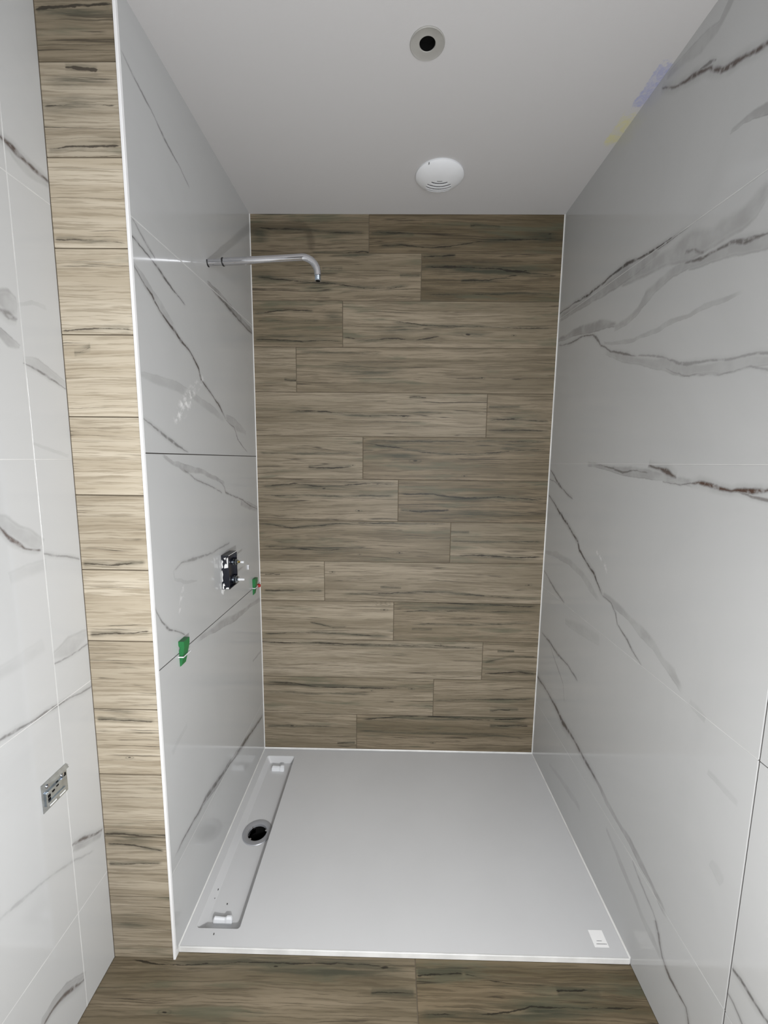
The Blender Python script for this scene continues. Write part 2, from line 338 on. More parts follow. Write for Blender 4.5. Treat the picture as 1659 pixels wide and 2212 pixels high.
def wood(name, tint=1.0, ax=1, val=0.0, feats=()):
    m, nt, b = new_mat(name); g = N(nt)
    pos = g.n('ShaderNodeNewGeometry').outputs['Position']
    sep = g.n('ShaderNodeSeparateXYZ'); g.put(sep.inputs[0], pos)
    rnd = g.n('ShaderNodeObjectInfo').outputs['Random']
    x, y, z = sep.outputs
    ac = g.math('ADD', y, z)
    off = g.math('MULTIPLY', rnd, 37.0)
    def cv(sx, sa):
        c = g.n('ShaderNodeCombineXYZ')
        g.put(c.inputs[0], g.math('MULTIPLY', g.math('ADD', x, off), sx)); g.put(c.inputs[1], g.math('MULTIPLY', acw, sa)); g.put(c.inputs[2], off)
        return c.outputs[0]
    acw = ac
    tn = g.n('ShaderNodeAttribute'); tn.attribute_type = 'OBJECT'; tn.attribute_name = 'tone'; tn = tn.outputs['Fac']  # per-plank tone: print variety, with some light falloff put into the colour
    w1 = g.noise(cv(1.3, 6), 1, 2, .45)[0]                          # slow wander of the grain
    w2 = g.noise(cv(9, 26), 1, 4, .6)[0]
    acw = g.math('ADD', g.math('MULTIPLY_ADD', w1, .040, ac), g.math('MULTIPLY', w2, .009))
    tone = g.noise(cv(.9, 17), 1, 5, .6)[0]
    fine = g.noise(cv(6.5, 210), 1, 3, .6)[0]
    mid = g.noise(cv(2.4, 66), 1, 3, .55)[0]
    lite = g.mix(tn, (.195, .155, .104, 1), (.60, .54, .44, 1)); dark = g.mix(tn, (.108, .086, .052, 1), (.46, .40, .31, 1))
    col = g.mix(g.rng(tone, .36, .64, 0, 1), dark, lite)
    col = g.mix(g.rng(mid, .50, .64, 0, .45), col, g.mix(tn, (.068, .053, .032, 1), (.32, .265, .19, 1)))
    col = g.mix(g.rng(fine, .50, .60, 0, .55), col, g.mix(tn, (.058, .045, .028, 1), (.28, .235, .17, 1)))
    dk = g.math('MULTIPLY_ADD', tn, -.11, .075)                  # darker planks carry more smoke and more cracks
    smoke = g.noise(cv(2.6, 20), 1, 4, .6)
    sm = g.rng(g.math('ADD', smoke[0], dk), .60, .76, 0, .62)
    col = g.mix(sm, col, (.095, .10, .068, 1))
    # cracks: thin ridges of a stretched noise, only here and there
    for (sx, sa, wd, lo, st) in ((.18, 19, .005, .42, .85), (.45, 37, .010, .45, .75)):
        r = g.noise(cv(sx, sa), 1, 2, .45, 0)[0]
        ridge = g.rng(g.math('ABSOLUTE', g.math('SUBTRACT', r, .5)), 0, wd, 1, 0)
        msk = g.rng(g.math('ADD', g.noise(cv(2.4 + sx * 5, 9), 1, 3, .55)[0], g.math('MULTIPLY', dk, .8)), lo + .04, lo + .13, 0, st)
        col = g.mix(g.math('MULTIPLY', ridge, msk), col, (.030, .024, .017, 1))
    # knots
    vo = g.n('ShaderNodeTexVoronoi'); vo.feature = 'F1'; vo.inputs['Scale'].default_value = 1.0
    g.put(vo.inputs['Vector'], cv(3.0, 6.5)); vo.inputs['Randomness'].default_value = 1
    vs_ = g.n('ShaderNodeSeparateColor'); g.put(vs_.inputs[0], vo.outputs['Color'])
    has = g.math('GREATER_THAN', vs_.outputs[0], .90)
    kd = g.math('ADD', vo.outputs['Distance'], g.math('MULTIPLY', g.math('SUBTRACT', mid, .5), .16))
    halo = g.math('MULTIPLY', g.rng(kd, .04, .22, .6, 0), has)
    rings = g.rng(g.math('SINE', g.math('MULTIPLY', kd, 120.0)), -.2, 1, .35, 1)
    col = g.mix(g.math('MULTIPLY', halo, rings), col, (.12, .10, .07, 1))
    col = g.mix(g.math('MULTIPLY', g.rng(kd, .015, .04, .92, 0), has), col, (.03, .025, .018, 1))
    # traced features
    acr = y if ax == 2 else z
    jit = g.noise(cv(16, 30), 1, 5, .68)[0]
    wz = g.math('ADD', g.math('MULTIPLY_ADD', g.math('SUBTRACT', w2, .5), .012, acr), g.math('MULTIPLY', g.math('SUBTRACT', jit, .5), .011))
    brk = g.rng(g.noise(cv(9, 24), 1, 4, .65)[0], .36, .64, .18, 1.20)
    brs = g.rng(g.noise(cv(5, 70), 1, 4, .6)[0], .40, .62, .25, 1.25)
    A = {'c': None, 's': None}
    for f in feats:
        if f[0] == 'c':
            P = [on_plane(q, ax, val) for q in f[2]]; P = [(q.x, q.y if ax == 2 else q.z) for q in P]
            x0, x1 = P[0][0], P[-1][0]; zm = sum(q[1] for q in P) / len(P); S = .12
            t = g.math('MULTIPLY_ADD', x, 1 / (x1 - x0), -x0 / (x1 - x0))
            c = g.curve(t, [((q[0] - x0) / (x1 - x0), (q[1] - zm) / S + .5) for q in P]) if len(P) > 2 else g.math('MULTIPLY_ADD', t, (P[1][1] - P[0][1]) / S, (P[0][1] - zm) / S + .5)
            u = g.math('ABSOLUTE', g.math('SUBTRACT', g.math('MULTIPLY_ADD', c, S, zm - S * .5), wz))
            fd = g.math('MULTIPLY', g.rng(t, -.015, .05, 0, 1), g.rng(t, .92, 1.015, 1, 0))
            wd = g.math('MULTIPLY', g.math('MULTIPLY', fd, f[1] * (.50 if ax == 2 else .80)), brk)
            v = g.rng(g.math('SUBTRACT', wd, u), -.0003, .0012, 0, .88)
            h = g.math('MULTIPLY', g.math('MULTIPLY', g.rng(u, .001, .006 + f[1] * 3.2, .62, 0), fd), brs)
            A['s'] = h if A['s'] is None else g.math('MAXIMUM', A['s'], h)
            A['c'] = v if A['c'] is None else g.math('MAXIMUM', A['c'], v)
        else:
            q = on_plane(f[1], ax, val); q = (q.x, q.y if ax == 2 else q.z)
            rx, rz = (f[2], f[3]) if f[0] == 's' else (.026 * f[2], .0095 * f[2])
            dx = g.math('MULTIPLY_ADD', x, 1 / rx, -q[0] / rx); dz = g.math('MULTIPLY_ADD', wz, 1 / rz, -q[1] / rz)
            d = g.math('SQRT', g.math('ADD', g.math('MULTIPLY', dx, dx), g.math('MULTIPLY', dz, dz)))
            if f[0] == 's':
                v = g.math('MULTIPLY', g.rng(d, .1, 1.35, .85, 0), brs)
                A['s'] = v if A['s'] is None else g.math('MAXIMUM', A['s'], v)
            else:
                rg_ = g.rng(g.math('SINE', g.math('MULTIPLY', d, 9.0)), -.3, 1, .25, 1)
                v = g.math('MULTIPLY', g.rng(d, .3, 1.6, .7, 0), rg_)
                A['s'] = v if A['s'] is None else g.math('MAXIMUM', A['s'], v)
                v = g.rng(d, .18, .42, .9, 0)
                A['c'] = v if A['c'] is None else g.math('MAXIMUM', A['c'], v)
    if A['s'] is not None: col = g.mix(g.math('MULTIPLY', A['s'], 1.0, clamp=True), col, g.mix(tn, (.050, .050, .034, 1), (.16, .145, .11, 1)))
    if A['c'] is not None: col = g.mix(A['c'], col, g.mix(tn, (.016, .013, .009, 1), (.06, .048, .036, 1)))
    hsv = g.n('ShaderNodeHueSaturation'); g.put(hsv.inputs['Color'], col)
    hsv.inputs['Saturation'].default_value = 1.07
    g.put(hsv.inputs['Value'], g.math('MULTIPLY_ADD', rnd, .10, .95 * tint))
    g.put(b.inputs['Base Color'], hsv.outputs[0])
    b.inputs['Roughness'].default_value = .52; b.inputs['Specular IOR Level'].default_value = .35
    bp = g.n('ShaderNodeBump'); bp.inputs['Strength'].default_value = .25; bp.inputs['Distance'].default_value = .0015
    g.put(bp.inputs['Height'], fine); nt.links.new(bp.outputs[0], b.inputs['Normal'])
    return m

M_RAW = plain('raw_grey_plaster', (.16, .155, .15), .9)
M_GROUT_W = plain('white_grout', (.58, .58, .575), .7)
M_GROUT_B = plain('brown_grout', (.13, .105, .072), .8)
M_ADHES = plain('open_joint_adhesive', (.045, .04, .036), .9)
M_SEAL = plain('white_silicone', (.74, .74, .73), .35)
M_TRIM = plain('white_edge_trim', (.85, .85, .86), .35, noise_amt=.01)
M_TRAY = plain('white_acrylic_tray', (.60, .604, .612), .30, bump=.05, bscale=220, noise_amt=.012, nscale=3)
M_CHROME = plain('polished_chrome', (.62, .62, .64), .06, 1.0, noise_amt=.01)
M_STEEL = plain('zinc_plated_steel', (.60, .66, .73), .24, 1.0, noise_amt=.08, nscale=70)
M_BLACK = plain('black_hollow', (.004, .004, .004), .9, noise_amt=.0, spec=.1)
M_RUBBER = plain('black_rubber', (.012, .012, .012), .5)
M_BOX = plain('black_plastic', (.008, .009, .016), .28)
M_TAPE = plain('plaster_smears', (.80, .80, .80), .6)
M_BRASS = plain('brass', (.72, .52, .16), .25, 1.0)
M_WPLAST = plain('white_plastic', (.74, .755, .78), .4, noise_amt=.01)
M_GPLAST = plain('grey_translucent_plastic', (.34, .333, .315), .5)
M_GREEN = plain('green_plastic', (.018, .165, .048), .38, noise_amt=.04)
M_RED = plain('red_plastic', (.42, .02, .02), .4)
M_RING = plain('brushed_drain_ring', (.44, .45, .48), .42, .5, noise_amt=.03)
M_DIRT = plain('dark_grit', (.02, .018, .015), .9)
M_PAPER = plain('paper_label', (.90, .90, .90), .6, noise_amt=.0)
M_INK = plain('grey_print', (.16, .16, .17), .7, noise_amt=.35, nscale=260)

# painted ceiling with the two crayon-like smudges by the right wall
def ceiling_mat():
    m, nt, b = new_mat('ceiling_paint'); g = N(nt)
    pos = g.n('ShaderNodeNewGeometry').outputs['Position']
    sep = g.n('ShaderNodeSeparateXYZ'); g.put(sep.inputs[0], pos); x, y, z = sep.outputs
    wn = g.noise(pos, 55, 4, .7)[0]; wx = g.math('MULTIPLY_ADD', g.math('SUBTRACT', wn, .5), .030, x)
    wy = g.math('MULTIPLY_ADD', g.math('SUBTRACT', wn, .5), .10, y)
    col = (.505, .498, .50, 1)
    col = g.mix(g.rng(g.noise(pos, 2.5, 3)[0], .3, .7, 0, .10), col, (.475, .468, .465, 1))
    def smudge(col, y0, y1, x0, rgb, st):
        a = g.math('MULTIPLY', g.rng(wy, y0, y0 + .02, 0, 1), g.rng(wy, y1 - .02, y1, 1, 0))
        a = g.math('MULTIPLY', a, g.rng(wx, x0, x0 + .006, 0, 1))
        a = g.math('MULTIPLY', a, g.rng(g.noise(pos, 30, 4, .7, 1.5)[0], .36, .60, .25, st))
        return g.mix(a, col, rgb)
    col = smudge(col, -.70, -.545, 1.345, (.30, .32, .52, 1), .75)
    col = smudge(col, -.53, -.39, 1.338, (.56, .53, .28, 1), .75)
    g.put(b.inputs['Base Color'], col)
    b.inputs['Roughness'].default_value = .85; b.inputs['Specular IOR Level'].default_value = .2
    bp = g.n('ShaderNodeBump'); bp.inputs['Strength'].default_value = .12; bp.inputs['Distance'].default_value = .001
    g.put(bp.inputs['Height'], g.noise(pos, 240, 2)[0]); nt.links.new(bp.outputs[0], b.inputs['Normal'])
    return m
M_CEIL = ceiling_mat()

# ------------------------------------------------------------ mesh helpers
def link(name, bm, mat, parent=None, smooth=False, bevel=0.0, seg=1):
    """bm holds world coordinates; the object's origin is its parent's place (one level or two)."""
    if bevel:
        bmesh.ops.bevel(bm, geom=bm.edges[:], offset=bevel, segments=seg, affect='EDGES', profile=.5, clamp_overlap=True)
    bmesh.ops.recalc_face_normals(bm, faces=bm.faces[:])
    org = Vector((0, 0, 0)); q = parent
    while q is not None: org += q.location; q = q.parent
    if org.length: bmesh.ops.translate(bm, verts=bm.verts[:], vec=-org)
    me = bpy.data.meshes.new(name); bm.to_mesh(me); bm.free()
    for m in (mat if isinstance(mat, (list, tuple)) else [mat]): me.materials.append(m)
    if smooth:
        me.polygons.foreach_set('use_smooth', [True] * len(me.polygons))
        if hasattr(me, 'set_sharp_from_angle'): me.set_sharp_from_angle(angle=math.radians(38))
    o = bpy.data.objects.new(name, me); COL.objects.link(o); o.parent = parent
    return o
def info(o, label=None, cat=None, group=None, kind=None):
    if label: o['label'] = label
    if cat: o['category'] = cat
    if group: o['group'] = group
    if kind: o['kind'] = kind
    return o
def thing(name, loc, label, cat, group=None):
    o = bpy.data.objects.new(name, None); COL.objects.link(o); o.location = loc; o.empty_display_size = .05
    return info(o, label, cat, group)
def add_box(bm, a, b_):
    x0, x1 = sorted((a[0], b_[0])); y0, y1 = sorted((a[1], b_[1])); z0, z1 = sorted((a[2], b_[2]))
    v = [bm.verts.new(q) for q in ((x0,y0,z0),(x1,y0,z0),(x1,y1,z0),(x0,y1,z0),(x0,y0,z1),(x1,y0,z1),(x1,y1,z1),(x0,y1,z1))]
    for f in ((0,3,2,1),(4,5,6,7),(0,1,5,4),(1,2,6,5),(2,3,7,6),(3,0,4,7)): bm.faces.new([v[i] for i in f])
def box(a, b_):
    bm = bmesh.new(); add_box(bm, a, b_); return bm
def slab(quad, d):
    """prism from four corners (ordered) along vector d"""
    bm = bmesh.new(); d = Vector(d)
    a = [bm.verts.new(Vector(q)) for q in quad]; c = [bm.verts.new(Vector(q) + d) for q in quad]
    n = len(quad)
    bm.faces.new(a[::-1]); bm.faces.new(c)
    for i in range(n): bm.faces.new((a[i], a[(i + 1) % n], c[(i + 1) % n], c[i]))
    return bm
def frame_of(ax):
    ax = Vector(ax).normalized(); s = Vector((0, 0, 1)) if abs(ax.z) < .9 else Vector((1, 0, 0))
    e = ax.cross(s).normalized(); return ax, e, ax.cross(e)
def lathe(c, ax, prof, n=48, bm=None, cap0=True, cap1=True):
    """prof = [(distance along axis, radius)]"""
    bm = bm or bmesh.new(); c = Vector(c); ax, e, f = frame_of(ax); rings = []
    for (t, r) in prof:
        if r < 1e-6: rings.append([bm.verts.new(c + ax * t)])
        else: rings.append([bm.verts.new(c + ax * t + (e * math.cos(2*math.pi*k/n) + f * math.sin(2*math.pi*k/n)) * r) for k in range(n)])
    for a, b_ in zip(rings, rings[1:]):
        for k in range(n):
            k2 = (k + 1) % n
            if len(a) == 1 and len(b_) == 1: continue
            if len(a) == 1: bm.faces.new((a[0], b_[k], b_[k2]))
            elif len(b_) == 1: bm.faces.new((a[k], b_[0], a[k2]))
            else: bm.faces.new((a[k], b_[k], b_[k2], a[k2]))
    if cap0 and len(rings[0]) > 1: bm.faces.new(rings[0][::-1])
    if cap1 and len(rings[-1]) > 1: bm.faces.new(rings[-1])
    return bm
def tube(path, r, n=24):
    bm = bmesh.new(); rings = []; P = [Vector(q) for q in path]
    rr = r if isinstance(r, (list, tuple)) else [r] * len(P); side = Vector((0, 1, 0))
    for i, q in enumerate(P):
        t = (P[min(i + 1, len(P) - 1)] - P[max(i - 1, 0)]).normalized()
        e = side; f = t.cross(e).normalized()
        rings.append([bm.verts.new(q + (e * math.cos(2*math.pi*k/n) + f * math.sin(2*math.pi*k/n)) * rr[i]) for k in range(n)])
    for a, b_ in zip(rings, rings[1:]):
        for k in range(n): bm.faces.new((a[k], b_[k], b_[(k+1) % n], a[(k+1) % n]))
    bm.faces.new(rings[0][::-1]); bm.faces.new(rings[-1])
    return bm

# ------------------------------------------------------------ room shell
G = .0008          # half joint width
# back wall: wood-look planks
wall_back = info(link('wall_back', box((-.06, TD, -.12), (W + .06, .12, H)), M_GROUT_B), 'back wall of the shower clad in wood-look porcelain planks', 'wall', kind='structure')
joints = [.477, .866, 1.105, .659, .318, .927, .673, .504, 1.077, .196, .410, .761, .527]
g2 = .0015
tones = [(.50, .30), (.62, .52), (.80, .48), (.75, .40), (.80, .62), (.38, .52), (.48, .18), (.62, .22), (.62, .38), (.60, .42), (.36, .50), (.36, .14), (.30, .12)]
for k, jx in enumerate(joints):
    z0, z1 = .2 * k, min(.2 * (k + 1), H)
    if k == 0: z0 = .001
    for ti, (a, c) in enumerate(((0.0, jx), (jx, W))):
        pk = link('plank', box((a + (g2 if a else 0), 0, z0 + g2), (c - (g2 if c < W else 0), TD + .006, z1 - (g2 if z1 < H else 0))), wood_for(1, 0.0, F_BACK, (a, z0), (c, z1)), wall_back, bevel=.0006)
        pk['tone'] = max(0, tones[k][ti] * .62 - .08)
# left shower wall (marble, its open joints dark)
wall_left = info(link('wall_left', box((-.05, -L + .012, -.12), (-TD, .0, H)), M_ADHES), 'left shower wall of marble-look tiles with open dark joints', 'wall', kind='structure')
lj = [((.0, .262), (-L, .262)), ((0, .888), (-L, .907)), ((0, 1.503), (-L, 1.505)), ((0, 2.092), (-L, 2.072))]
def zl(k, y):
    if k == 0: return 0.0012
    if k == 5: return H
    (a, za), (c, zc) = lj[k - 1]; return za + (zc - za) * (y / -L)
yf = -L + .007
gl = [.0, .0009, .0015, .0014, .0012, .0]
for k in range(5):
    q = [(0, 0, zl(k, 0) + gl[k]), (0, yf, zl(k, yf) + gl[k]), (0, yf, zl(k+1, yf) - gl[k+1]), (0, 0, zl(k+1, 0) - gl[k+1])]
    link('tile', slab(q, (-.008, 0, 0)), marble('marble_shower_left', 0, 0.0, V_LEFT, (-L, 0, zl(k, 0), zl(k+1, 0))), wall_left, bevel=.0005)
for k in (1, 4):
    q = [(-.0006, -.001, zl(k, 0) - .0013), (-.0006, yf + .001, zl(k, yf) - .0013), (-.0006, yf + .001, zl(k, yf) + .0013), (-.0006, -.001, zl(k, 0) + .0013)]
    link('grout', slab(q, (-.004, 0, 0)), M_GROUT_W, wall_left)
# right wall
wall_right = info(link('wall_right', box((W + TD, YB, -.12), (W + .06, 0, H)), M_ADHES), 'right wall of large glossy marble-look tiles', 'wall', kind='structure')
rz = [FZ, .304, .889, 1.485, 2.112, H]
rj = {1: (.296, .305), 2: (.889, .903), 3: (1.483, 1.493), 4: (2.125, 2.072)}
def zr(k, y):
    if k == 0: return FZ + .0012
    if k == 5: return H
    a, c = rj[k]; return a + (c - a) * (min(-y, 1.184) / 1.184)
ys = [0, -1.184, -2.386, YB]
for i in range(3):
    y0, y1 = ys[i], ys[i + 1]; gy0 = .0017 if i else 0; gy1 = .0017 if i < 2 else 0
    for k in range(5):
        ga = .0009 if 0 < k else 0; gb = .0009 if k < 4 else 0
        q = [(W, y0 - gy0, zr(k, y0) + ga), (W, y1 + gy1, zr(k, y1) + ga), (W, y1 + gy1, zr(k+1, y1) - gb), (W, y0 - gy0, zr(k+1, y0) - gb)]
        link('tile', slab(q, (.008, 0, 0)), marble('marble_right', 0, W, V_RIGHT, (y1, y0, zr(k, y0), zr(k+1, y0))), wall_right, bevel=.0005)
for k in (1, 2, 3, 4):
    q = [(W + .0006, -.001, zr(k, 0) - .001), (W + .0006, -1.18, zr(k, -1.18) - .001), (W + .0006, -1.18, zr(k, -1.18) + .001), (W + .0006, -.001, zr(k, 0) + .001)]
    link('grout', slab(q, (.004, 0, 0)), M_GROUT_W, wall_right)
# pier between shower and outer left wall: wood-look pieces facing the viewer
wall_pier = info(link('wall_pier', box((-CL - .03, -L + .002, -.12), (-.0085, -L + .012, H)), M_GROUT_B), 'narrow wood-look wall strip left of the shower opening', 'wall', kind='structure')
for k in range(-1, 13):
    z0, z1 = .2 * k - .005, min(.2 * (k + 1) - .005, H)
    z0 = max(z0, FZ + .001)
    if z1 - z0 < .02: continue
    if k == -1: continue
    if k == 0: z0 = FZ + .001
    pk = link('plank', box((-CL + .0012, -L, z0 + g2), (-.0072, -L + .007, z1 - (g2 if z1 < H else 0))), wood_for(1, -L, F_PIER, (-CL, z0), (0, z1)), wall_pier, bevel=.0006)
    pk['tone'] = (.45, .55, .66, .78, .80, 1.0, .75, .95, 1.12, 1.12, 1.0, .66, .22)[k]  # print variety plus lit middle and dimmer top rows put into the tone
# outer left wall
wall_outer = info(link('wall_left_outer', box((-CL - .06, YB, -.12), (-CL - TD, -L + .002, H)), M_GROUT_W), 'outer left wall of marble-look tiles beside the wood-look strip', 'wall', kind='structure')
ez = [FZ + .0012, .28, .8797, 1.4866, 2.0911, H]
yo = [-L, -1.007, -2.21, YB]
SK = (-1.079, -1.003, .642, .716)     # opening for the metal box
for i in range(3):
    y0, y1 = yo[i], yo[i + 1]; gy0 = .001 if i else 0; gy1 = .001 if i < 2 else 0
    for k in range(5):
        ga = .001 if k else 0; gb = .001 if k < 4 else 0
        link('tile', box((-CL - .008, y0 - gy0, ez[k] + ga), (-CL, y1 + gy1, ez[k + 1] - gb)), marble('marble_outer_left', 0, -CL, V_OUTER, (y1, y0, ez[k], ez[k + 1])), wall_outer, bevel=.0005)
for k in (1, 2, 3, 4):
    link('grout', box((-CL - .004, YB, ez[k] - .0011), (-CL - .0004, -L, ez[k] + .0011)), M_GROUT_W, wall_outer)
link('grout', box((-CL - .004, -1.0081, FZ), (-CL - .0003, -1.0059, H)), M_GROUT_W, wall_outer)
# floor
floor = info(link('floor', box((-CL - .06, YB, FZ - .08), (W + .06, -T + .004, FZ - TD)), M_GROUT_B), 'floor of wood-look planks in front of the shower tray', 'floor', kind='structure')
def fplank(x0, x1, y0, y1):
    pk = link('plank', box((x0, y0 + g2, FZ - TD - .004), (x1, y1 - g2, FZ)), wood_for(2, FZ, F_FLOOR, (x0, y0), (x1, y1)), floor, bevel=.0006)
    pk['tone'] = .12 if x0 < .6 else -.05
rows = [(-1.078, -.874, [.728]), (-1.28, -1.078, [.13]), (-1.482, -1.28, [.95]), (-1.684, -1.482, [.4]), (-1.886, -1.684, [1.1]), (-2.088, -1.886, [.62]), (-2.29, -2.088, [.2]), (-2.49, -2.29, [.85]), (-2.70, -2.49, [.5])]
for y0, y1, js in rows:
    xs = [-CL] + js + [W]
    for a, c in zip(xs, xs[1:]): fplank(a + (g2 if a > -CL else 0), c - (g2 if c < W else 0), y0, y1)
# floor piece under pier edge is hidden by the tray; rear wall and ceiling close the room
wr = bmesh.new(); add_box(wr, (-CL - .06, YB - .1, FZ - .08), (.0, YB, H)); add_box(wr, (1.3, YB - .1, FZ - .08), (W + .06, YB, H)); add_box(wr, (.0, YB - .1, 2.45), (1.3, YB, H))
info(link('wall_rear', wr, M_RAW), 'plain wall with a door opening behind the viewer', 'wall', kind='structure')
# ceiling with one round opening
HOLE = (.716, -.744); HR = .0205
def ceiling_mesh():
    bm = bmesh.new(); n = 48; x0, x1, y0, y1 = -CL - .06, W + .06, YB - .1, .12
    ring = [bm.verts.new((HOLE[0] + HR * math.cos(2*math.pi*k/n), HOLE[1] + HR * math.sin(2*math.pi*k/n), H)) for k in range(n)]
    outer = []
    for k in range(n):
        a = 2*math.pi*k/n; dx, dy = math.cos(a), math.sin(a)
        outer.append(bm.verts.new((HOLE[0] + dx * .2 / max(abs(dx), abs(dy)), HOLE[1] + dy * .2 / max(abs(dx), abs(dy)), H)))
    for k in range(n): bm.faces.new((ring[k], outer[k], outer[(k+1) % n], ring[(k+1) % n]))
    hx0, hx1, hy0, hy1 = HOLE[0] - .2, HOLE[0] + .2, HOLE[1] - .2, HOLE[1] + .2
    def quad(a, b_, c, d): bm.faces.new([bm.verts.new((q[0], q[1], H)) for q in (a, b_, c, d)])
    quad((x0, y0), (x1, y0), (x1, hy0), (x0, hy0)); quad((x0, hy1), (x1, hy1), (x1, y1), (x0, y1))
    quad((x0, hy0), (hx0, hy0), (hx0, hy1), (x0, hy1)); quad((hx1, hy0), (x1, hy0), (x1, hy1), (hx1, hy1))
    # bore and top skin
    up = [bm.verts.new((v.co.x, v.co.y, H + .10)) for v in ring]
    for k in range(n): bm.faces.new((ring[k], ring[(k+1) % n], up[(k+1) % n], up[k]))
    add_box(bm, (x0, y0, H + .1), (x1, y1, H + .12))
    return bm
ceil = ceiling_mesh()
me_c = link('ceiling', ceil, [M_CEIL], None)
info(me_c, 'white painted ceiling with blue and yellow smudges at the right edge', 'ceiling', kind='structure')

# white edge trim of the left shower wall and silicone beads
info(link('trim_1', box((-.0062, -L - .003, FZ), (.0010, -L + .0068, H)), M_TRIM, None, bevel=.0010), 'white vertical edge trim at the front of the left shower wall', 'trim', kind='structure')
def bead(a, b_, d1, d2, r=.0035):
    """triangular silicone fillet from a to b_ in the corner spanned by d1, d2"""
    d1, d2 = Vector(d1) * r, Vector(d2) * r; a = Vector(a); ln = Vector(b_) - a; m = (d1 + d2) * .36
    return slab([a - (d1 + d2) * .25, a + d1, a + m, a + d2], ln)
info(link('trim_2', bead((0, 0, .003), (W, 0, .003), (0, -1, 0), (0, 0, 1), .0058), M_SEAL), 'white silicone bead between back wall and tray', 'sealant', kind='structure')
info(link('trim_3', bead((0, 0, .003), (0, 0, H), (1, 0, 0), (0, -1, 0), .0030), M_SEAL), 'white silicone bead in the left back corner', 'sealant', kind='structure')
info(link('trim_4', bead((W, 0, .003), (W, 0, H), (0, -1, 0), (-1, 0, 0), .0038), M_SEAL), 'white silicone bead in the right back corner', 'sealant', kind='structure')
info(link('trim_5', bead((0, 0, .001), (0, -T, .001), (0, 0, 1), (1, 0, 0), .0032), M_SEAL), 'white silicone bead between left wall and tray', 'sealant', kind='structure')
info(link('trim_6', bead((W, 0, .001), (W, -T, .001), (-1, 0, 0), (0, 0, 1), .0042), M_SEAL), 'white silicone bead between right wall and tray', 'sealant', kind='structure')

info(link('trim_7', box((-.0062, -L + .0068, FZ), (.0008, -T + .006, .0018)), M_SEAL), 'short silicone plug where the edge trim meets the tray corner', 'sealant', kind='structure')

